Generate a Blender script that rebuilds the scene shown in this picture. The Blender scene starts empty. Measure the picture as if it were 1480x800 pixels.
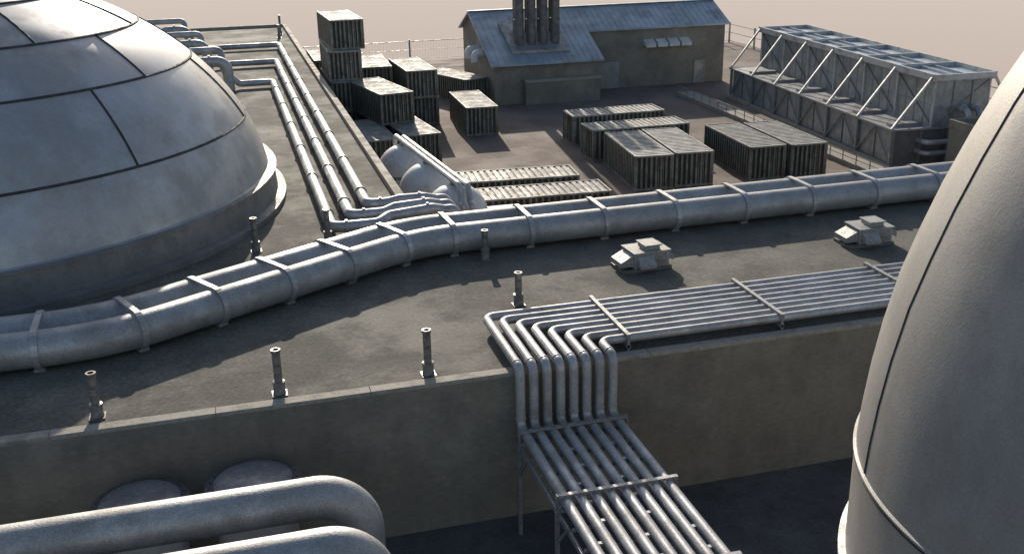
import bpy, bmesh, math, random
from mathutils import Vector, Matrix
random.seed(7)
scene = bpy.context.scene
D = bpy.data
ROOF = 4.5

# ------------------------------------------------------------ materials
def mat(name, c1, c2, s1=1.5, s2=18.0, rough=0.6, rvar=0.15, metal=0.0, bump=0.15, bdist=0.02,
        stretch=(1,1,1), fine=0.35, c3=None, s3=0.25, t3=(0.5,0.62), rnd=0.0, streak=0.0, stain=0.0, sst=0.35):
    m = D.materials.new(name); m.use_nodes = True
    nt = m.node_tree; N = nt.nodes; L = nt.links
    b = N['Principled BSDF']
    tc = N.new('ShaderNodeTexCoord'); mp = N.new('ShaderNodeMapping')
    mp.inputs['Scale'].default_value = stretch
    L.new(tc.outputs['Object'], mp.inputs['Vector'])
    def noise(s, det=8, src=mp.outputs['Vector'], r=0.6):
        n = N.new('ShaderNodeTexNoise'); n.inputs['Scale'].default_value = s
        n.inputs['Detail'].default_value = det; n.inputs['Roughness'].default_value = r
        L.new(src, n.inputs['Vector']); return n.outputs['Fac']
    def ramp(f, a, bb):
        r = N.new('ShaderNodeMapRange'); r.interpolation_type = 'SMOOTHSTEP'
        r.inputs['From Min'].default_value = a; r.inputs['From Max'].default_value = bb
        L.new(f, r.inputs['Value']); return r.outputs['Result']
    def mix(f, a, bb, typ='MIX'):
        x = N.new('ShaderNodeMix'); x.data_type = 'RGBA'; x.blend_type = typ
        if isinstance(f, float): x.inputs['Factor'].default_value = f
        else: L.new(f, x.inputs['Factor'])
        for k, v in ((6, a), (7, bb)):
            if isinstance(v, tuple): x.inputs[k].default_value = (*v, 1)
            else: L.new(v, x.inputs[k])
        return x.outputs[2]
    def grey(f, lo, hi):
        gr = N.new('ShaderNodeMapRange'); gr.inputs['To Min'].default_value = lo; gr.inputs['To Max'].default_value = hi
        L.new(f, gr.inputs['Value']); cc = N.new('ShaderNodeCombineColor')
        for i in range(3): L.new(gr.outputs['Result'], cc.inputs[i])
        return cc.outputs['Color']
    n1 = noise(s1); n2 = noise(s2, 5)
    col = mix(ramp(n1, 0.36, 0.66), c1, c2)
    if c3:
        n3 = noise(s3, 10, tc.outputs['Object'], 0.68)
        col = mix(ramp(n3, *t3), col, c3)
    col = mix(1.0, col, grey(ramp(n2, 0.3, 0.7), 1 - fine, 1 + fine * 0.4), 'MULTIPLY')
    if streak > 0:
        m2 = N.new('ShaderNodeMapping'); m2.inputs['Scale'].default_value = (0.9, 0.9, 0.14)
        L.new(tc.outputs['Object'], m2.inputs['Vector'])
        ns = noise(1.0, 8, m2.outputs['Vector'], 0.7)
        col = mix(1.0, col, grey(ramp(ns, 0.34, 0.66), 1 - streak, 1.05), 'MULTIPLY')
    rsrc = n1
    if stain > 0:
        ns = noise(sst, 12, tc.outputs['Object'], 0.74)
        col = mix(1.0, col, grey(ramp(ns, 0.44, 0.57), 1 - stain, 1.06), 'MULTIPLY')
        rsrc = ns
    if rnd > 0:
        oi = N.new('ShaderNodeObjectInfo')
        col = mix(1.0, col, grey(oi.outputs['Random'], 1 - rnd, 1 + rnd), 'MULTIPLY')
    L.new(col, b.inputs['Base Color'])
    rr = N.new('ShaderNodeMapRange'); rr.inputs['To Min'].default_value = min(1, rough + rvar)
    rr.inputs['To Max'].default_value = max(0.05, rough - rvar)
    L.new(ramp(rsrc, 0.4, 0.62), rr.inputs['Value']); L.new(rr.outputs['Result'], b.inputs['Roughness'])
    b.inputs['Metallic'].default_value = metal
    if bump > 0:
        bp = N.new('ShaderNodeBump'); bp.inputs['Strength'].default_value = bump; bp.inputs['Distance'].default_value = bdist
        L.new(n2, bp.inputs['Height']); L.new(bp.outputs['Normal'], b.inputs['Normal'])
    return m

M = {}
M['yard'] = mat('yard_dirt', (0.185,0.14,0.112), (0.23,0.18,0.145), 0.25, 5, 0.9, 0.05, 0, 0.2, 0.03, fine=0.2, c3=(0.145,0.112,0.094), s3=0.12, t3=(0.48,0.66), stain=0.12, sst=0.2)
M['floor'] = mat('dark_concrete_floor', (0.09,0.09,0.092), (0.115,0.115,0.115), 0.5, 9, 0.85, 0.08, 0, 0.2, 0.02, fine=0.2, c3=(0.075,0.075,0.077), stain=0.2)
M['roof'] = mat('roof_felt', (0.132,0.128,0.104), (0.165,0.158,0.13), 1.1, 8, 0.9, 0.06, 0, 0.4, 0.02, fine=0.34, c3=(0.108,0.104,0.088), s3=0.7, t3=(0.42,0.66), stain=0.12, sst=0.28)
M['wall'] = mat('stained_concrete', (0.245,0.218,0.174), (0.295,0.262,0.21), 0.35, 7, 0.88, 0.06, 0, 0.12, 0.01, stretch=(0.6,1,1.3), fine=0.12, c3=(0.20,0.18,0.148), s3=0.5, t3=(0.45,0.72), streak=0.12, stain=0.10, sst=0.3)
M['coping'] = mat('coping_concrete', (0.34,0.31,0.255), (0.41,0.375,0.315), 1.5, 12, 0.85, 0.08, 0, 0.2, 0.01, fine=0.2, c3=(0.26,0.235,0.195), s3=1.5)
M['pipe'] = mat('galvanised_pipe', (0.43,0.43,0.43), (0.56,0.56,0.56), 1.2, 22, 0.52, 0.1, 0.5, 0.25, 0.012, fine=0.22, c3=(0.32,0.31,0.295), s3=0.7, t3=(0.48,0.7), stain=0.12, sst=0.9)
M['bigpipe'] = mat('insulated_pipe_cladding', (0.38,0.378,0.37), (0.47,0.468,0.46), 0.9, 22, 0.55, 0.08, 0.45, 0.5, 0.018, fine=0.22, c3=(0.32,0.31,0.29), s3=0.8, t3=(0.48,0.72), stain=0.11, sst=0.6)
M['dome'] = mat('dome_plate', (0.37,0.382,0.392), (0.45,0.463,0.475), 0.3, 12, 0.48, 0.11, 0.32, 0.08, 0.01, fine=0.08, c3=(0.39,0.38,0.37), s3=0.2, t3=(0.44,0.58), streak=0.07, stain=0.13, sst=0.17)
M['skirt'] = mat('dome_skirt', (0.23,0.22,0.21), (0.27,0.26,0.25), 0.8, 14, 0.6, 0.1, 0.2, 0.1, 0.01, fine=0.15, streak=0.12, stain=0.12, sst=0.6)
M['rim'] = mat('pale_rim', (0.38,0.38,0.37), (0.46,0.46,0.45), 2, 14, 0.5, 0.1, 0.3, 0.1, 0.01)
M['silo'] = mat('silo_plate', (0.275,0.268,0.256), (0.335,0.328,0.316), 0.5, 24, 0.58, 0.07, 0.25, 0.4, 0.012, fine=0.14, c3=(0.265,0.256,0.243), s3=0.3, t3=(0.45,0.65), streak=0.08, stain=0.08, sst=0.3)
M['seam'] = mat('dark_seam', (0.04,0.042,0.045), (0.06,0.06,0.062), 3, 20, 0.8, 0.1, 0, 0)
M['tank'] = mat('white_tank', (0.66,0.66,0.64), (0.75,0.75,0.73), 1.5, 15, 0.45, 0.1, 0.0, 0.1, 0.01, fine=0.12, c3=(0.56,0.54,0.51), s3=1)
M['steel'] = mat('weathered_steel', (0.31,0.31,0.305), (0.43,0.43,0.425), 1.8, 18, 0.5, 0.15, 0.5, 0.2, 0.01, c3=(0.26,0.235,0.21), s3=0.9, t3=(0.52,0.68))
M['brace'] = mat('pale_steel', (0.52,0.52,0.51), (0.63,0.63,0.62), 3, 20, 0.5, 0.1, 0.3, 0.1, 0.01, fine=0.2, c3=(0.40,0.37,0.33), s3=1.5)
M['louvre'] = mat('tower_louvre', (0.19,0.19,0.185), (0.25,0.245,0.235), 1.5, 14, 0.6, 0.1, 0.3, 0.3, 0.02, c3=(0.20,0.175,0.155), s3=1)
M['panel'] = mat('tower_panel', (0.38,0.38,0.37), (0.48,0.48,0.47), 1.2, 16, 0.5, 0.12, 0.3, 0.2, 0.01, fine=0.25, c3=(0.31,0.29,0.265), s3=0.8, streak=0.15, stain=0.15, sst=0.8)
M['sheet'] = mat('blue_grey_roof_sheet', (0.34,0.39,0.44), (0.41,0.46,0.51), 0.7, 10, 0.5, 0.1, 0.35, 0.1, 0.01, fine=0.12, c3=(0.31,0.335,0.36), s3=0.5, stain=0.10, sst=0.4)
M['rust'] = mat('sooty_chimney', (0.15,0.14,0.14), (0.22,0.205,0.2), 2, 14, 0.6, 0.1, 0.4, 0.2, 0.01)
M['crib'] = mat('container_rib', (0.23,0.225,0.185), (0.30,0.29,0.245), 1.5, 12, 0.6, 0.1, 0.1, 0.1, 0.01, c3=(0.18,0.14,0.105), s3=1.2, rnd=0.18, stain=0.2, sst=0.9)
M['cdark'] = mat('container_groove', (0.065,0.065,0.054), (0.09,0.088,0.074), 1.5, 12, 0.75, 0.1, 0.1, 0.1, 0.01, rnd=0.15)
M['ctop'] = mat('container_roof_rib', (0.33,0.32,0.28), (0.42,0.41,0.37), 1.5, 12, 0.65, 0.1, 0.05, 0.1, 0.01, fine=0.2, c3=(0.26,0.225,0.18), s3=1.0, rnd=0.2, stain=0.2, sst=0.8)
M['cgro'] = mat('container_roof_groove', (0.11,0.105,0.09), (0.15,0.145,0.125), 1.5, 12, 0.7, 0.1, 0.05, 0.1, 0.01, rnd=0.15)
M['hole'] = mat('black_interior', (0.012,0.012,0.012), (0.02,0.02,0.02), 3, 9, 0.9, 0.05, 0, 0)
M['vent'] = mat('vent_metal', (0.20,0.195,0.19), (0.30,0.29,0.28), 5, 30, 0.5, 0.1, 0.5, 0.1, 0.005, c3=(0.15,0.13,0.12), s3=4)
M['flange'] = mat('dark_flange', (0.14,0.13,0.13), (0.2,0.185,0.18), 2, 16, 0.5, 0.1, 0.5, 0.1, 0.005, fine=0.2)
M['cap'] = mat('vessel_cap', (0.24,0.235,0.23), (0.30,0.295,0.29), 1, 16, 0.55, 0.1, 0.4, 0.1, 0.005, fine=0.15, stain=0.2, sst=1.5)
M['white'] = mat('painted_metal', (0.37,0.37,0.35), (0.48,0.48,0.455), 3, 20, 0.55, 0.1, 0.2, 0.12, 0.01, fine=0.25, c3=(0.29,0.27,0.245), s3=2.5, t3=(0.48,0.65), stain=0.2, sst=2.5)
M['glass'] = mat('deck_panel', (0.50,0.57,0.63), (0.60,0.67,0.73), 3, 20, 0.35, 0.1, 0.4, 0.05, 0.01, fine=0.1)

# ------------------------------------------------------------ mesh builder
class B:
    def __init__(s): s.v=[]; s.f=[]; s.m=[]; s.sm=[]; s.mats=[]
    def mi(s, k):
        if k not in s.mats: s.mats.append(k)
        return s.mats.index(k)
    def face(s, idx, k, smooth=False): s.f.append(idx); s.m.append(s.mi(k)); s.sm.append(smooth)
    def poly(s, pts, k, smooth=False):
        n=len(s.v); s.v += [tuple(p) for p in pts]; s.face(list(range(n,n+len(pts))), k, smooth)
    def hexa(s, p, k, top=None):
        n=len(s.v); s.v += [tuple(q) for q in p]
        for j,f in enumerate([(0,3,2,1),(4,5,6,7),(0,1,5,4),(1,2,6,5),(2,3,7,6),(3,0,4,7)]):
            s.face([n+i for i in f], top if (top and j==1) else k)
    def box(s, x0,x1,y0,y1,z0,z1,k,top=None):
        s.hexa([(x0,y0,z0),(x1,y0,z0),(x1,y1,z0),(x0,y1,z0),(x0,y0,z1),(x1,y0,z1),(x1,y1,z1),(x0,y1,z1)],k,top)
    def beam(s, a, b, w, h, k, up=(0,0,1)):
        a=Vector(a); b=Vector(b); d=(b-a).normalized(); u=Vector(up)
        if abs(d.dot(u))>0.99: u=Vector((0,1,0))
        r=d.cross(u).normalized(); u=r.cross(d).normalized(); r*=w/2; u*=h/2
        s.hexa([a-r-u,a+r-u,a+r+u,a-r+u,b-r-u,b+r-u,b+r+u,b-r+u],k)
    def tube(s, path, r, k, seg=16, caps=True, closed=False):
        P=[Vector(p) for p in path]; n=len(P); base=len(s.v)
        T=[]
        for i in range(n):
            if i==0: t=P[1]-P[0]
            elif i==n-1: t=P[-1]-P[-2]
            else: t=(P[i+1]-P[i]).normalized()+(P[i]-P[i-1]).normalized()
            T.append(t.normalized())
        u=Vector((0,0,1))
        if abs(T[0].dot(u))>0.9: u=Vector((0,1,0))
        u=(u-T[0]*u.dot(T[0])).normalized()
        for i in range(n):
            u=(u-T[i]*u.dot(T[i])).normalized(); w=T[i].cross(u)
            for j in range(seg):
                a=2*math.pi*j/seg; s.v.append(tuple(P[i]+(u*math.cos(a)+w*math.sin(a))*r))
        for i in range(n-1):
            for j in range(seg):
                a=base+i*seg+j; b=base+i*seg+(j+1)%seg
                s.face([a,b,b+seg,a+seg],k,True)
        if caps:
            s.face([base+j for j in range(seg)][::-1],k); s.face([base+(n-1)*seg+j for j in range(seg)],k)
    def rev(s, prof, c, k, seg=48, ks=None, closed_top=True, smooth=True):
        base=len(s.v); n=len(prof)
        for (r,z) in prof:
            for j in range(seg):
                a=2*math.pi*j/seg; s.v.append((c[0]+r*math.cos(a),c[1]+r*math.sin(a),c[2]+z))
        for i in range(n-1):
            kk = ks[i] if ks else k
            for j in range(seg):
                a=base+i*seg+j; b=base+i*seg+(j+1)%seg
                s.face([a,b,b+seg,a+seg],kk,smooth)
        if closed_top: s.face([base+(n-1)*seg+j for j in range(seg)],ks[-1] if ks else k)
    def obj(s, name, loc=(0,0,0), rot=0, bevel=0.0):
        me=D.meshes.new(name); me.from_pydata(s.v,[],s.f)
        for k in s.mats: me.materials.append(M[k])
        for i,p in enumerate(me.polygons): p.material_index=s.m[i]; p.use_smooth=s.sm[i]
        bm=bmesh.new(); bm.from_mesh(me); bmesh.ops.recalc_face_normals(bm,faces=bm.faces)
        for e in bm.edges:
            if len(e.link_faces)==2 and e.calc_face_angle(0)>math.radians(38): e.smooth=False
        bm.to_mesh(me); bm.free()
        o=D.objects.new(name,me); scene.collection.objects.link(o); o.location=loc; o.rotation_euler=(0,0,rot)
        if bevel>0:
            md=o.modifiers.new('bevel','BEVEL'); md.width=bevel; md.segments=2; md.limit_method='ANGLE'; md.angle_limit=math.radians(50)
        return o

def fillet(pts, R, n=8):
    P=[Vector(p) for p in pts]; out=[P[0]]
    for i in range(1,len(P)-1):
        a=(P[i-1]-P[i]); b=(P[i+1]-P[i]); la,lb=a.length,b.length; a.normalize(); b.normalize()
        ang=a.angle(b)
        if ang>math.pi-0.01: out.append(P[i]); continue
        rr = R[i-1] if isinstance(R,(list,tuple)) else R
        d=min(rr/math.tan(ang/2), la*0.49, lb*0.49); r=d*math.tan(ang/2)
        c=P[i]+(a+b).normalized()*(r/math.sin(ang/2))
        s=P[i]+a*d-c; e=P[i]+b*d-c
        tot=s.angle(e)
        for j in range(n+1):
            t=j/n; out.append(c+(s*math.sin((1-t)*tot)+e*math.sin(t*tot))/math.sin(tot))
    out.append(P[-1]); return out

# ------------------------------------------------------------ ground
b=B(); b.poly([(-70,-60,0),(58,-60,0),(58,112.5,0),(-70,112.5,0)],'yard')
b.obj('ground')
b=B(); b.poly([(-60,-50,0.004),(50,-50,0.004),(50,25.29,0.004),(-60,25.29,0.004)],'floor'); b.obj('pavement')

# ------------------------------------------------------------ roof building
b=B()
pg=[(-45,25.3),(45,25.3),(45,39.3),(7.2,39.3),(7.2,110.6),(-45,110.6)]
b.poly([(x,y,ROOF) for x,y in pg],'roof')
for i in range(6):
    (x0,y0),(x1,y1)=pg[i],pg[(i+1)%6]
    b.poly([(x0,y0,0),(x1,y1,0),(x1,y1,ROOF),(x0,y0,ROOF)],'wall')
o=b.obj('concrete_building')
b=B(); e=0.003; z0,z1=ROOF-0.06,ROOF+0.06; w=0.38
xx=-45.0
while xx<45:
    b.box(xx+0.004,min(xx+4.0,45+e)-0.004,25.3-e,25.3+w,z0,z1+random.uniform(-.003,.003),'coping'); xx+=4.0
b.box(45-w,45+e,25.3+w,39.3-w,z0,z1,'coping')
b.box(7.2-w+0.0,45+e,39.3-w,39.3+e,z0,z1,'coping')
b.box(7.2-w,7.2+e,39.3+e,110.6-w,z0,z1+0.2,'coping')
b.box(-45,7.2+e,110.6-w,110.6+e,z0,z1+0.2,'coping')
c=b.obj('roof_coping',bevel=0.018); c.parent=o

# ------------------------------------------------------------ dome
DC=(-11.7,47.7,ROOF); DR=13.6; DH=10.0
b=B()
prof=[(14.15,0.0),(14.15,0.22),(13.95,0.26),(13.80,0.28),(13.74,1.25),(13.82,1.27),(13.82,1.33),(13.60,1.35)]
ks=['skirt','skirt','skirt','skirt','skirt','skirt','skirt']
lat=[math.radians(x) for x in [8.0]+list(range(10,90,2))+[89.5]]
for l in lat:
    prof.append((DR*math.cos(l),DH*math.sin(l))); ks.append('dome')
b.rev(prof,DC,'dome',seg=144,ks=ks)
def dp(l,az,off=0.0):
    l=math.radians(l); az=math.radians(az)
    return (DC[0]+(DR*math.cos(l)+off*math.cos(l))*math.cos(az),DC[1]+(DR*math.cos(l)+off*math.cos(l))*math.sin(az),DC[2]+(DH+off)*math.sin(l))
for l in (21,38,50,63):
    b.tube([dp(l,a*2.5) for a in range(145)],0.055,'seam',6,False)
for l0,l1,off in ((21,38,-47),(38,50,-32),(50,63,-50),(63,86,-20)):
    for k in range(9):
        b.tube([dp(l0+(l1-l0)*t/10,off+40*k) for t in range(11)],0.05,'seam',6,False)
b.obj('storage_dome')

# ------------------------------------------------------------ twin transfer pipes
def offset_path(off):
    base=[(-40,29.55),(-3.9,29.8),(6.4,35.75),(45,36.45)]
    P=[Vector((x,y,0)) for x,y in base]; res=[]
    for i,p in enumerate(P):
        d0=(P[i]-P[i-1]).normalized() if i>0 else None
        d1=(P[i+1]-P[i]).normalized() if i<3 else None
        t=(d0+d1).normalized() if d0 and d1 else (d0 or d1)
        n=Vector((-t.y,t.x,0)); c=1.0
        if d0 and d1: c=1/max(0.5,n.dot(Vector((-d1.y,d1.x,0))))
        q=p+n*off*c; res.append((q.x,q.y,ROOF+0.62))
    return res
b=B()
PR=0.53
fp=fillet(offset_path(0),6.5,16); bp_=fillet(offset_path(1.4),6.5,16)
b.tube(fp,PR,'bigpipe',32); b.tube(bp_,PR,'bigpipe',32)
mid=fillet(offset_path(0.7),6.5,16)
acc=[0.0]
for i in range(1,len(mid)): acc.append(acc[-1]+(mid[i]-mid[i-1]).length)
def at(s):
    for i in range(len(mid)-1):
        if acc[i+1]>=s:
            t=(s-acc[i])/(acc[i+1]-acc[i]); return mid[i].lerp(mid[i+1],t),(mid[i+1]-mid[i]).normalized()
def s_at_x(x):
    for i in range(len(mid)-1):
        if mid[i+1].x>=x:
            t=(x-mid[i].x)/(mid[i+1].x-mid[i].x); return acc[i]+t*(acc[i+1]-acc[i])
sA=s_at_x(7.55); ss=[sA+2.95*k for k in range(0,12)]+[sA-2.25]+[sA-2.25-2.5*k for k in range(1,12)]
for s in ss:
    p,d=at(s)
    n=Vector((-d.y,d.x,0)); pts=[]
    for cc,a0 in ((0.7,-90),(-0.7,90)):
        for j in range(13):
            a=math.radians(a0+j*15)
            pts.append((cc+(PR+.07)*math.cos(a), (PR+.07)*math.sin(a)))
    n0=len(b.v); K=len(pts)
    for ii,(sx,sz) in enumerate(pts):
        cc=0.7 if ii<13 else -0.7
        for (rr,dd) in ((0,-0.09),(1,-0.09),(1,0.09),(0,0.09)):
            vx,vz=sx-cc,sz; ln=math.hypot(vx,vz); sc=(ln+(0.0 if rr else -0.065))/ln
            q=p+n*(cc+vx*sc)+d*dd+Vector((0,0,vz*sc)); b.v.append(tuple(q))
    for i in range(K):
        j=(i+1)%K
        for q in range(4):
            r=(q+1)%4
            b.face([n0+i*4+q,n0+i*4+r,n0+j*4+r,n0+j*4+q],'pipe')
    for sgn in (-0.7,0.7):
        f=p+n*sgn; b.beam((f.x,f.y,ROOF),(f.x,f.y,ROOF+0.1),0.5,0.3,'steel',up=(d.x,d.y,0))
b.obj('transfer_pipeline')

# ------------------------------------------------------------ three roof pipes + risers
b=B()
zz=ROOF+0.34
specs=[(5.40,94.8,42.2,-3.2),(4.52,85.0,40.8,-1.9),(3.64,75.4,39.4,-0.6)]
for i,(x,yt,yb,xl) in enumerate(specs):
    xa=x+0.9+0.45*i
    ye=yb+(-0.1,0.45,1.0)[i]
    path=[(xl-2.2,yt,ROOF),(xl-2.2,yt,zz+2.3),(xl+1.0,yt,zz+2.3),(xl+1.0,yt-0.6,zz+1.0),(xl+2.0,yt-0.6,zz),(x,yt-0.6,zz),(x,yb,zz),
          (xa,yb,zz),(xa+0.5,(yb+ye)/2,zz+0.1),(7.8,ye,zz+0.1),(8.3,ye+0.1,zz-0.05),(8.8,ye+0.1,zz-0.05),(8.8,ye+0.1,0.1)]
    b.tube(fillet(path,0.4,6),0.225,'pipe',14)
    for y in [yb+2+6.0*k for k in range(int((yt-yb-3)/6)+1)]:
        b.tube([(x,y-0.06,zz),(x,y+0.06,zz)],0.28,'pipe',14)
        b.box(x-0.22,x+0.22,y-0.1,y+0.1,ROOF,zz-0.1,'steel')
    b.tube([(x+0.5,yb,zz),(x+0.6,yb,zz)],0.28,'pipe',14)
    b.tube([(7.55,ye,zz+0.1),(7.65,ye,zz+0.1)],0.28,'pipe',14)
    m=[(xl-1.0,yt-1.4,ROOF),(xl-1.0,yt-1.4,zz+1.7),(xl+1.3,yt-1.4,zz+1.7),(xl+1.3,yt-1.4,ROOF)]
    b.tube(fillet(m,0.7,8),0.36,'pipe',16)
    b.tube([(xl+0.1,yt-1.4,zz+1.7),(xl+0.25,yt-1.4,zz+1.7)],0.45,'pipe',16)
b.obj('roof_pipe_run')

# ------------------------------------------------------------ tanks by the wall
for k,(x,y) in enumerate(((10.0,46.0),(9.6,50.4),(9.2,54.8))):
    b=B(); R=1.5
    prof=[(R,0),(R,2.85)]+[(R*math.cos(math.radians(a)),2.85+1.5*math.sin(math.radians(a))) for a in range(8,90,7)]+[(0.05,4.35)]
    b.rev(prof,(x,y,0),'tank',48)
    b.rev([(R+0.04,2.76),(R+0.04,2.9),(R-0.02,2.92)],(x,y,0),'steel',48,closed_top=False)
    b.rev([(0.26,4.25),(0.26,4.4),(0.18,4.45),(0.01,4.45)],(x,y,0),'steel',16)
    b.obj('storage_tank')
b=B()
for dx,z in ((0.25,4.5),(-0.15,4.58)):
    p=[(9.1+dx,56.2,3.7),(9.1+dx,56.2,z),(10.1+dx,44.9,z),(10.1+dx,44.5,3.8),(10.1+dx,44.2,3.8),(10.1+dx,44.2,0.1)]
    b.tube(fillet(p,0.4,6),0.135,'pipe',14)
b.box(10.9,12.1,42.7,43.7,3.7,3.8,'tank')
for xx in (10.98,12.02):
    for yy in (42.8,43.6): b.beam((xx,yy,0),(xx,yy,3.7),0.1,0.1,'steel')
b.obj('tank_header_pipe')

# ------------------------------------------------------------ eight-pipe run over the wall
b=B()
NP=8; sp=0.385; zr=ROOF+0.34; zl=3.05
for i in range(NP):
    x=7.02+sp*i; y=28.72-0.395*i
    path=[(45,y,zr),(x,y,zr),(x,24.92,zr),(x,24.92,zl),(x,4,zl)]
    b.tube(fillet(path,[0.3,0.24,0.24],7),0.132,'pipe',16)
    b.tube([(x,25.2,zr),(x,25.25,zr)],0.15,'pipe',14)
    b.tube([(x,24.92,zl+0.27),(x,24.92,zl+0.31)],0.15,'pipe',14)
for X in (10.5,15.4,20.3,25.2,30.1):
    b.box(X-0.06,X+0.06,25.72,28.98,zr+0.134,zr+0.2,'steel')
    b.box(X-0.06,X+0.06,25.72,28.98,zr-0.22,zr-0.135,'steel')
    for y in (25.74,28.96): b.box(X-0.04,X+0.04,y-0.02,y+0.02,ROOF,zr+0.13,'steel')
for Y in (24.35,21.0,17.6,14.2,10.8):
    b.box(6.78,9.95,Y-0.06,Y+0.06,zl+0.134,zl+0.2,'steel')
    b.box(6.78,9.95,Y-0.07,Y+0.07,zl-0.26,zl-0.135,'steel')
    for x in (6.80,9.93):
        b.box(x-0.03,x+0.03,Y-0.03,Y+0.03,zl-0.135,zl+0.13,'steel')
        b.box(x-0.05,x+0.05,Y-0.055,Y+0.055,0.0,zl-0.26,'steel')
        b.beam((x,Y-0.06,zl-1.1),(x,Y-0.85,zl-0.22),0.06,0.06,'steel')
for x in (6.83,9.9):
    b.box(x-0.035,x+0.035,4,24.8,zl-0.40,zl-0.262,'steel')
y=23.4
while y>5:
    b.box(6.85,9.88,y-0.04,y+0.04,zl-0.20,zl-0.135,'steel')
    for i in range(0,NP-1):
        if (i+int(y*3))%3==0: b.box(7.02+sp*i+0.13,7.02+sp*i+0.255,y-0.05,y+0.05,zl-0.132,zl-0.02,'brace')
    y-=0.85
b.obj('pipe_rack')

# ------------------------------------------------------------ vent stubs
for (x,y,h) in [(-3.92,26.15,1.25),(0.67,26.05,1.3),(4.7,26.0,1.35),(8.5,30.2,1.12),(8.6,34.9,1.1),(0.68,38.5,1.3),(3.4,38.9,1.25),(6.2,104.0,1.8),(5.9,101.5,1.2)]:
    b=B(); r=0.11
    b.rev([(0.17,0),(0.17,0.08),(0.155,0.1),(0.155,0.33),(0.17,0.34),(0.17,0.38),(r,0.4),(r,h-0.09),(r+0.02,h-0.08),(r+0.02,h),(r-0.03,h),(r-0.03,h-0.25)],(0,0,0),'vent',20,
          ks=['vent']*10+['hole'])
    b.box(-0.2,0.2,-0.2,0.2,0,0.035,'vent')
    b.obj('vent_pipe',(x,y,ROOF))

# ------------------------------------------------------------ rooftop units
def ac(loc,rot,s):
    b=B()
    b.box(-0.95,0.95,-0.55,0.55,0,0.12,'vent')
    b.box(-0.5,0.85,-0.5,0.5,0.12,0.66,'white')
    b.hexa([(-1.0,-0.42,0.2),(-0.5,-0.42,0.2),(-0.5,0.42,0.2),(-1.0,0.42,0.2),(-1.0,-0.42,0.38),(-0.5,-0.42,0.62),(-0.5,0.42,0.62),(-1.0,0.42,0.38)],'white')
    b.hexa([(0.85,-0.45,0.4),(1.05,-0.5,0.28),(1.05,0.5,0.28),(0.85,0.45,0.4),(0.85,-0.45,0.64),(1.05,-0.5,0.46),(1.05,0.5,0.46),(0.85,0.45,0.64)],'white')
    b.box(-0.55,0.9,-0.56,0.56,0.66,0.72,'white')
    b.box(0.0,0.55,-0.36,0.30,0.72,0.86,'white'); b.box(-0.06,0.61,-0.42,0.36,0.86,0.91,'white')
    b.hexa([(-0.42,-0.85,0.2),(0.2,-0.85,0.2),(0.2,-0.5,0.3),(-0.42,-0.5,0.3),(-0.42,-0.85,0.34),(0.2,-0.85,0.34),(0.2,-0.5,0.62),(-0.42,-0.5,0.62)],'white')
    b.box(0.3,0.72,-0.52,-0.503,0.2,0.58,'steel')
    for x in (0.25,0.78): b.box(x-0.02,x+0.02,-0.515,-0.502,0.12,0.66,'brace')
    o=b.obj('rooftop_ventilation_unit',loc,rot,bevel=0.012); o.scale=(s,s,s)
ac((13.6,32.35,ROOF),math.radians(4),0.98); ac((22.4,32.2,ROOF),math.radians(-2),0.98)

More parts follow.
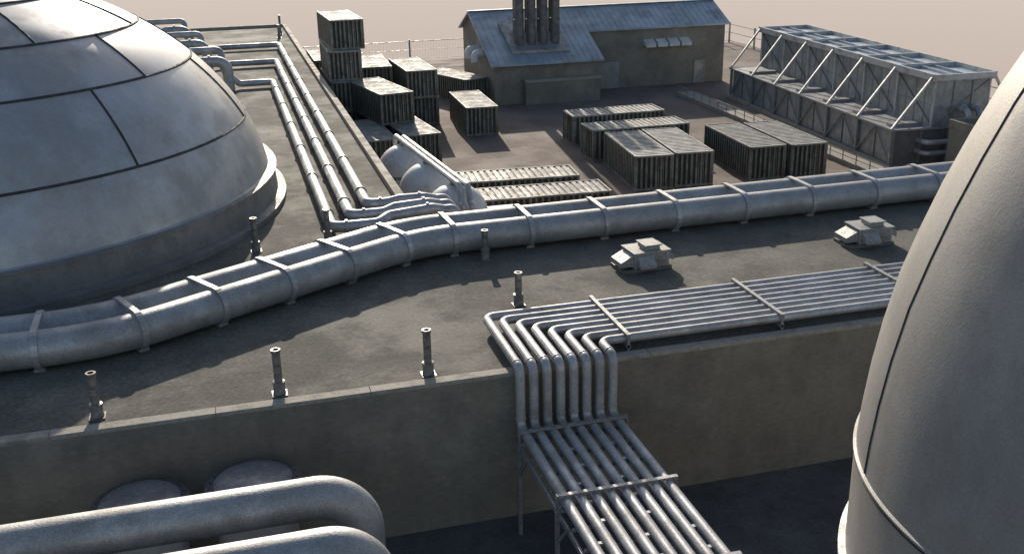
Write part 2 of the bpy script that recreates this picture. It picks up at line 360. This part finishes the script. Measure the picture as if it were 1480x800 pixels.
# ------------------------------------------------------------ containers
CL,CW,CH=6.9,2.4,2.12
def cont_mesh():
    b=B(); hx,hy=CL/2,CW/2; fr=0.13
    for sx in (-1,1):
        for sy in (-1,1):
            x0,x1=sorted((sx*hx,sx*(hx-fr))); y0,y1=sorted((sy*hy,sy*(hy-fr)))
            b.box(x0,x1,y0,y1,0,CH,'crib')
    for sy in (-1,1):
        y0,y1=sorted((sy*hy,sy*(hy-0.1)))
        b.box(-hx+fr,hx-fr,y0,y1,CH-0.1,CH-0.003,'ctop'); b.box(-hx+fr,hx-fr,y0,y1,0,0.14,'crib')
    for sx in (-1,1):
        x0,x1=sorted((sx*hx,sx*(hx-0.1)))
        b.box(x0,x1,-hy+fr,hy-fr,CH-0.1,CH-0.003,'ctop'); b.box(x0,x1,-hy+fr,hy-fr,0,0.14,'crib')
    def corr(p0,p1,nrm,z0,z1,n,dep=0.085):
        p0=Vector(p0);p1=Vector(p1);nrm=Vector(nrm); Lv=p1-p0
        for i in range(n):
            t=[(i+q)/n for q in (0,0.30,0.42,0.78,1.0-0.1,1.0)]
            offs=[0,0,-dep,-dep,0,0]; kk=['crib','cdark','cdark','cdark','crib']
            for q in range(5):
                a=p0+Lv*t[q]+nrm*offs[q]; c=p0+Lv*t[q+1]+nrm*offs[q+1]
                b.poly([(a.x,a.y,z0),(c.x,c.y,z0),(c.x,c.y,z1),(a.x,a.y,z1)],kk[q])
    i=0.015
    corr((-hx+fr,-hy+i,0),(hx-fr,-hy+i,0),(0,-1,0),0.14,CH-0.1,20)
    corr((-hx+fr,hy-i,0),(hx-fr,hy-i,0),(0,1,0),0.14,CH-0.1,20)
    corr((-hx+i,-hy+fr,0),(-hx+i,hy-fr,0),(-1,0,0),0.14,CH-0.1,7)
    corr((hx-i,-hy+fr,0),(hx-i,hy-fr,0),(1,0,0),0.14,CH-0.1,7)
    n=18; L0=-hx+fr; LL=CL-2*fr; zt=CH-0.02; dep=0.045
    for q in range(n):
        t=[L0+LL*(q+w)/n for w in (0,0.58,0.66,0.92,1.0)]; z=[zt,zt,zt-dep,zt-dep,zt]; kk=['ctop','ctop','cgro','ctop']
        for w in range(4):
            b.poly([(t[w],-hy+0.1,z[w]),(t[w+1],-hy+0.1,z[w+1]),(t[w+1],hy-0.1,z[w+1]),(t[w],hy-0.1,z[w])],kk[w])
    b.box(-hx+fr,hx-fr,-hy+0.12,hy-0.12,0.05,0.1,'cdark')
    for y in (-0.55,-0.25,0.25,0.55): b.beam((-hx-0.02,y,0.15),(-hx-0.02,y,CH-0.12),0.04,0.04,'crib')
    return b
cm=None
conts=[ (24.7,59.8,0,85),(27.3,59.8,0,85),(31.95,59.7,0,88),(34.6,59.4,0,88),(26.75,65.3,0,0),(27.0,70.0,0,0),
 (15.4,55.1,0,-5),(15.9,51.4,0,-3),(18.55,77.9,0,88),(19.8,90.0,0,112),
 (12.2,70.3,0,96),(9.35,69.6,0,92),(10.9,74.0,1,101),(11.9,77.8,0,92),(15.1,83.2,0,90),(14.9,82.9,1,92),
 (9.0,80.0,0,90),(9.0,80.0,1,90),(9.0,80.2,2,89),(9.2,80.8,3,92),(12.1,86.0,0,90),(12.15,85.9,1,88),
 (8.9,91.0,0,90),(8.9,91.0,1,90)]
for x,y,l,r in conts:
    if cm is None:
        o=cont_mesh().obj('shipping_container'); cm=o.data
    else:
        o=D.objects.new('shipping_container',cm); scene.collection.objects.link(o)
    o.location=(x,y,l*(CH+0.01)+0.004); o.rotation_euler=(0,0,math.radians(r))

# ------------------------------------------------------------ far building
b=B(); x0,xm,x1=22.2,31.6,45.2; yf,yr,yrg,yb=85.1,89.3,92.75,96.2
zf,zr_,zg=3.4,5.3,6.85
b.poly([(x0,yf,0),(x0,yb,0),(x0,yb,zr_),(x0,yrg,zg),(x0,yf,zf)],'wall')
b.poly([(x0,yf,0),(xm,yf,0),(xm,yf,zf),(x0,yf,zf)],'wall')
b.poly([(xm,yf,0),(xm,yr,0),(xm,yr,zr_),(xm,yf,zf)],'wall')
b.poly([(xm,yr,0),(x1,yr,0),(x1,yr,zr_),(xm,yr,zr_)],'wall')
b.poly([(x1,yr,0),(x1,yb,0),(x1,yb,zr_),(x1,yrg,zg),(x1,yr,zr_)],'wall')
b.poly([(x0,yb,0),(x1,yb,0),(x1,yb,zr_),(x0,yb,zr_)],'wall')
b.box(24.7,31.3,yf-0.7,yf-0.003,0,2.0,'wall')
b.box(24.6,31.4,yf-0.78,yf-0.71,1.85,2.08,'coping'); b.box(24.6,31.4,yf-0.71,yf-0.003,2.0,2.08,'coping')
bld=b.obj('industrial_building')
b=B(); t=0.14; ov=0.35; sl=(zg-zf)/(yrg-yf)
def slab(xa,xb,ya,za,yc,zc):
    b.hexa([(xa,ya,za),(xb,ya,za),(xb,yc,zc),(xa,yc,zc),(xa,ya,za+t),(xb,ya,za+t),(xb,yc,zc+t),(xa,yc,zc+t)],'sheet')
slab(x0-ov,xm+0.2,yf-ov,zf-ov*sl+0.01,yrg,zg+0.01); slab(xm+0.2,x1+ov,yr-ov,zf+(yr-ov-yf)*sl+0.01,yrg,zg+0.01); slab(x0-ov,x1+ov,yrg,zg+0.01,yb+ov,zr_-ov*sl+0.01)
x=x0-ov+0.2
while x<x1+ov:
    ys=yf-ov if x<xm+0.2 else yr-ov
    b.beam((x,ys,zf+(ys-yf)*sl+t+0.02),(x,yrg,zg+t+0.02),0.05,0.04,'sheet'); x+=0.55
b.beam((x0-ov,yrg,zg+t+0.05),(x1+ov,yrg,zg+t+0.05),0.35,0.06,'sheet')
r=b.obj('roof'); r.parent=bld
b=B()
b.box(31.9,34.9,yr-0.08,yr-0.004,0,2.35,'steel')
for k in range(14): b.box(31.95,34.85,yr-0.12,yr-0.082,0.08+k*.16,0.18+k*.16,'white')
b.box(42.3,43.2,yr-0.07,yr-0.004,0,2.0,'steel'); b.box(42.2,42.3,yr-0.1,yr-0.004,0,2.08,'coping');b.box(43.2,43.3,yr-0.1,yr-0.004,0,2.08,'coping');b.box(42.3,43.2,yr-0.1,yr-0.004,2.0,2.08,'coping')
for k in range(4):
    xa=37.2+k*1.15
    b.hexa([(xa,yr-0.75,3.55),(xa+0.95,yr-0.75,3.55),(xa+0.95,yr-0.003,3.75),(xa,yr-0.003,3.75),(xa,yr-0.75,3.85),(xa+0.95,yr-0.75,3.85),(xa+0.95,yr-0.003,4.2),(xa,yr-0.003,4.2)],'tank')
for k,y in enumerate((88.0,90.4)):
    b.tube(fillet([(x0-0.003,y,4.0),(x0-0.9,y,4.0),(x0-0.9,y,3.3)],0.3,6),0.38,'tank',16)
h=b.obj('doors_and_hoods'); h.parent=bld
b=B()
b.hexa([(24.0,86.1,zf+1.0*sl+0.2),(29.2,86.1,zf+1.0*sl+0.2),(29.2,90.6,zf+5.5*sl+0.2),(24.0,90.6,zf+5.5*sl+0.2),(24.0,86.1,zf+1.0*sl+0.42),(29.2,86.1,zf+1.0*sl+0.42),(29.2,90.6,zf+5.5*sl+0.42),(24.0,90.6,zf+5.5*sl+0.42)],'steel')
for k in range(4):
    x=25.0+k*1.07; y=87.3
    b.rev([(0.52,0),(0.52,0.25),(0.40,0.3),(0.40,2.2),(0.43,2.22),(0.43,2.34),(0.40,2.36),(0.40,5),(0.43,5.02),(0.43,5.14),(0.40,5.16),(0.40,8.6),(0.46,8.62),(0.46,8.9),(0.36,8.9),(0.36,7.5)],(x,y,4.4),'rust',24)
    b.rev([(0.52,0),(0.52,0.25),(0.38,0.3),(0.38,8.6),(0.34,8.6),(0.34,7.8)],(x+0.3,y+1.6,5.1),'rust',24)
c=b.obj('chimney_stacks'); c.parent=bld

# ------------------------------------------------------------ cooling tower
b=B(); Y0,Y1=55.9,81.6; XA,XB,XC,XD=40.2,42.9,46.6,48.9; ZL,ZT=2.55,5.4
b.box(XA+0.25,XD-0.25,Y0+0.15,Y1-0.15,0,ZL-0.12,'louvre')
b.box(XA-0.1,XD+0.1,Y0-0.1,Y1+0.1,ZL-0.12,ZL,'panel')
b.box(XA-0.2,XD+0.2,Y0-0.2,Y1+0.2,0,0.25,'coping')
b.box(XB,XC,Y0+0.1,Y1-0.1,ZL,ZT,'panel')
for k in range(7):
    y=Y0+0.15+k*(Y1-Y0-0.3)/6
    for x in (XA+0.06,XD-0.06): b.box(x-0.09,x+0.09,y-0.1,y+0.1,0.25,ZL-0.12,'steel')
    for x,s in ((XB,-1),(XC,1)):
        b.box(min(x,x+s*0.1),max(x,x+s*0.1),y-0.08,y+0.08,ZL,ZT,'brace')
    b.beam((XA-0.02,y,ZL),(XB-0.3,y,ZT+0.25),0.14,0.14,'brace')
    b.beam((XD+0.02,y,ZL),(XC+0.3,y,ZT+0.25),0.14,0.14,'brace')
    if k<6:
        y2=Y0+0.15+(k+1)*(Y1-Y0-0.3)/6
        ym=(y+y2)/2
        b.beam((XA+0.05,y,0.3),(XA+0.05,ym,ZL-0.15),0.08,0.07,'steel'); b.beam((XA+0.05,ym,ZL-0.15),(XA+0.05,y2,0.3),0.08,0.07,'steel')
        b.box(XA+0.17,XA+0.245,y+0.12,ym-0.1,0.3,ZL-0.15,'panel')
        b.box(XA+0.17,XA+0.245,ym+0.1,y2-0.12,0.3,ZL-0.15,'steel')
        b.beam((XB-0.06,y,ZL+0.1),(XB-0.06,y2,ZT-0.1),0.09,0.07,'steel')
        for q in range(1,4): b.box(XB-0.03,XB-0.003,y+q*(y2-y)/4-0.03,y+q*(y2-y)/4+0.03,ZL,ZT,'steel')
        b.box(XB-0.03,XB-0.003,y+0.1,y2-0.1,ZL+1.3,ZL+1.36,'steel')
        b.box(XA+0.25,XB-0.35,y+0.5,y+1.1,ZL,ZL+0.2,'steel')
b.box(XB-0.35,XC+0.35,Y0-0.05,Y1+0.05,ZT,ZT+0.06,'steel')
for x in (XB-0.35,XC+0.19): b.box(x,x+0.16,Y0-0.05,Y1+0.05,ZT+0.06,ZT+0.45,'brace')
for x in (XB+1.35,XC-1.45): b.box(x,x+0.1,Y0+0.1,Y1-0.1,ZT+0.06,ZT+0.32,'brace')
for k in range(7):
    y=Y0+0.02+k*(Y1-Y0-0.04)/6
    b.box(XB-0.19,XC+0.19,y-0.08,y+0.08,ZT+0.062,ZT+0.43,'brace')
    if k<6:
        L_=(Y1-Y0-0.04)/6
        for q in range(8):
            yy=y+0.2+q*0.47
            b.hexa([(XB+1.47,yy,ZT+0.09),(XC-1.47,yy,ZT+0.09),(XC-1.47,yy+0.36,ZT+0.20),(XB+1.47,yy+0.36,ZT+0.20),
                    (XB+1.47,yy,ZT+0.12),(XC-1.47,yy,ZT+0.12),(XC-1.47,yy+0.36,ZT+0.23),(XB+1.47,yy+0.36,ZT+0.23)],'glass')
        b.box(XB-0.15,XB+1.3,y+0.25,y+L_-0.2,ZT+0.061,ZT+0.16,'glass')
        b.box(XC-1.3,XC+0.15,y+0.25,y+L_-0.2,ZT+0.061,ZT+0.14,'glass')
for x in (XB+1.25,XB+2.55): b.box(x-0.05,x+0.05,Y0+0.02,Y0+0.098,ZL,ZT,'steel')
b.beam((XB,Y0+0.05,ZL),(XC,Y0+0.05,ZT),0.08,0.06,'steel')
for x in (XA+0.1,XA+2.0,XA+3.9,XA+5.8,XD-0.1): b.box(x-0.07,x+0.07,Y0+0.0,Y0+0.148,0.25,ZL-0.12,'steel')
for x,z in ((44.6,3.7),(45.4,3.7)):
    b.tube(fillet([(x,Y0+0.1,z),(x,Y0-1.0,z),(x,Y0-1.0,0.1)],0.4,8),0.2,'pipe',14)
    b.tube([(x,Y0-0.5,z),(x,Y0-0.38,z)],0.28,'pipe',14)
for z in (1.1,1.8): b.tube(fillet([(42.0,Y0+0.1,z),(42.0,Y0-0.9,z),(44.0,Y0-0.9,z),(44.0,Y0-0.9,0.1)],0.35,6),0.17,'pipe',14)
for k in range(3): b.tube(fillet([(XC+0.1,57+k*.7,3.2),(XC+1.2,57+k*.7,3.2),(XC+1.2,57+k*.7,ZL)],0.4,6),0.16,'pipe',12)
ca,sa=math.cos(math.radians(-4)),math.sin(math.radians(-4)); px,py=40.2,55.9
b.v=[(px+(x-px)*ca-(y-py)*sa, py+(x-px)*sa+(y-py)*ca, z) for x,y,z in b.v]
b.obj('cooling_tower')
b=B()
b.box(38.2,39.6,52.0,84,0.004,0.3,'coping')
for k in range(22): b.beam((38.3,52.2+k*1.5,0.3),(38.3,52.2+k*1.5,0.9),0.05,0.05,'steel')
for z in (0.6,0.9): b.beam((38.3,52.0,z),(38.3,84,z),0.04,0.04,'steel')
b.obj('walkway_railing')
b=B(); b.box(42,52,46.5,53.0,0,3.3,'wall',top='roof')
b.box(41.95,42.25,46.45,53.05,3.2,3.65,'wall'); b.box(42.25,52,52.75,53.05,3.2,3.65,'wall'); b.box(42.25,52,46.45,46.75,3.2,3.65,'wall')
b.box(43.4,46,48.2,50.5,3.3,4.0,'steel')
b.obj('pump_house')

# ------------------------------------------------------------ perimeter fence
b=B()
xs=[8+6.0*k for k in range(9)]
for x in xs: b.beam((x,112.2,0),(x,112.2,2.3),0.16,0.16,'steel')
b.beam((7.4,112.2,2.1),(57.4,112.2,2.1),0.07,0.07,'steel'); b.beam((7.4,112.2,1.2),(57.4,112.2,1.2),0.04,0.04,'steel'); b.beam((7.4,112.2,0.25),(57.4,112.2,0.25),0.04,0.04,'steel')
for k in range(19): b.beam((57.4,112.2-6*k,0),(57.4,112.2-6*k,2.3),0.16,0.16,'steel')
for z in (2.1,1.2,.25): b.beam((57.4,112.2,z),(57.4,4,z),0.06,0.06,'steel')
for k in range(166): b.beam((7.6+k*.3,112.2,0.25),(7.6+k*.3,112.2,2.1),0.012,0.012,'steel')
b.obj('perimeter_fence')

# ------------------------------------------------------------ silo
SC=(16.4,12.7,0); b=B()
prof=[(5.98,0),(5.98,4.2),(6.12,4.24),(6.12,4.36),(5.98,4.4),(5.99,6.60),(6.03,6.62),(6.03,6.66),(5.97,6.68)]
up=[(5.93,7.3),(5.85,8.1),(5.72,9.0),(5.52,10.0),(5.26,10.9),(4.97,11.8),(4.63,12.7),(4.25,13.6),(3.8,14.5),(3.25,15.4),(2.6,16.3),(1.8,17.0),(0.9,17.4),(0.05,17.5)]
ks=['silo']*1+['rim']*3+['silo']*1+['silo']*3+['silo']*len(up)
b.rev(prof+up,SC,'silo',seg=144,ks=ks)
b.tube([(SC[0]+5.995*math.cos(a*math.tau/144),SC[1]+5.995*math.sin(a*math.tau/144),6.55) for a in range(145)],0.022,'seam',6,False)
allp=[(5.97,6.7)]+up[:-2]
for k in range(8):
    az=math.radians(160+45*k)
    b.tube([(SC[0]+r*math.cos(az),SC[1]+r*math.sin(az),z) for r,z in allp],0.024,'seam',6,False)
b.obj('storage_silo')

# ------------------------------------------------------------ foreground pipes and vessels
b=B()
for y,zc in ((20.5,4.55),(18.6,4.45)):
    b.tube(fillet([(-20,y,zc),(2.05,y,zc),(2.05,y,0.0)],1.0,14),0.47,'bigpipe',40)
    b.rev([(0.62,0),(0.62,0.12),(0.5,0.14)],(2.05,y,0),'steel',28,closed_top=False)
for x in (-14,-8,-4.6): 
    b.beam((x,17.9,3.85),(x,21.2,3.85),0.2,0.25,'steel')
    for y in (18.0,21.1): b.beam((x,y,0),(x,y,3.73),0.2,0.2,'steel')
b.obj('elbow_pipeline')
for x,y,z in ((-0.25,23.7,3.36),(-2.95,23.75,3.24)):
    b=B()
    b.rev([(1.0,0),(1.0,z-0.30),(1.18,z-0.28),(1.18,z-0.17),(1.15,z-0.165),(1.15,z-0.155),(1.18,z-0.15),(1.18,z-0.04),(0.98,z-0.035),(0.96,z+0.04),(0.85,z+0.10),(0.6,z+0.15),(0.3,z+0.17),(0.02,z+0.175)],(x,y,0),'dome',56,ks=['dome']+['flange']*8+['cap']*4)
    for k in range(24):
        a=k*math.tau/24; b.rev([(0.03,z-0.05),(0.03,z-0.005),(0.01,z)],(x+1.08*math.cos(a),y+1.08*math.sin(a),0),'flange',6)
    b.obj('flanged_vessel')

# ------------------------------------------------------------ light, world, camera
el=math.radians(21); az=Vector((0.11,0.994)).normalized()
sd=Vector((az.x*math.cos(el),az.y*math.cos(el),math.sin(el)))
sl_=D.lights.new('sun','SUN'); sl_.energy=5.0; sl_.angle=math.radians(0.5); sl_.color=(1.0,0.89,0.76)
so=D.objects.new('sun',sl_); scene.collection.objects.link(so); so.rotation_euler=(-sd).to_track_quat('-Z','Y').to_euler()
w=D.worlds.new('World'); scene.world=w; w.use_nodes=True; nt=w.node_tree; N=nt.nodes; L=nt.links
bg=N['Background']; bg.inputs['Strength'].default_value=1.0
sky=N.new('ShaderNodeTexSky'); sky.sky_type='NISHITA'; sky.sun_disc=False; sky.sun_elevation=el; sky.sun_rotation=math.atan2(az.x,az.y)
sky.dust_density=1.5
sc=N.new('ShaderNodeVectorMath'); sc.operation='SCALE'; sc.inputs['Scale'].default_value=0.13
L.new(sky.outputs['Color'],sc.inputs[0])
tc=N.new('ShaderNodeTexCoord'); sx=N.new('ShaderNodeSeparateXYZ'); L.new(tc.outputs['Generated'],sx.inputs[0])
mr=N.new('ShaderNodeMapRange'); mr.interpolation_type='SMOOTHSTEP'; mr.inputs['From Min'].default_value=-0.02; mr.inputs['From Max'].default_value=0.14
L.new(sx.outputs['Z'],mr.inputs['Value'])
hz=N.new('ShaderNodeMapRange'); hz.inputs['From Min'].default_value=-0.22; hz.inputs['From Max'].default_value=-0.05; L.new(sx.outputs['Z'],hz.inputs['Value'])
hc=N.new('ShaderNodeMix'); hc.data_type='RGBA'; hc.inputs[6].default_value=(0.52,0.415,0.36,1); hc.inputs[7].default_value=(0.70,0.61,0.54,1); L.new(hz.outputs['Result'],hc.inputs['Factor'])
mx=N.new('ShaderNodeMix'); mx.data_type='RGBA'; L.new(mr.outputs['Result'],mx.inputs['Factor']); L.new(hc.outputs[2],mx.inputs[6]); L.new(sc.outputs['Vector'],mx.inputs[7])
L.new(mx.outputs[2],bg.inputs['Color'])

cam=D.cameras.new('camera'); co=D.objects.new('camera',cam); scene.collection.objects.link(co)
R=Vector((.9624,-.2711,-.0178)).normalized(); F=Vector((.2486,.9050,-.3451)).normalized(); R=(R-F*R.dot(F)).normalized(); U=R.cross(F)
m=Matrix((( R.x,U.x,-F.x,0),(R.y,U.y,-F.y,0),(R.z,U.z,-F.z,17),(0,0,0,1)))
co.matrix_world=m; cam.sensor_width=36; cam.lens=36*1519/1480; cam.clip_end=3000; cam.clip_start=0.1
scene.camera=co
scene.view_settings.view_transform='Standard'; scene.view_settings.look='None'; scene.view_settings.exposure=0
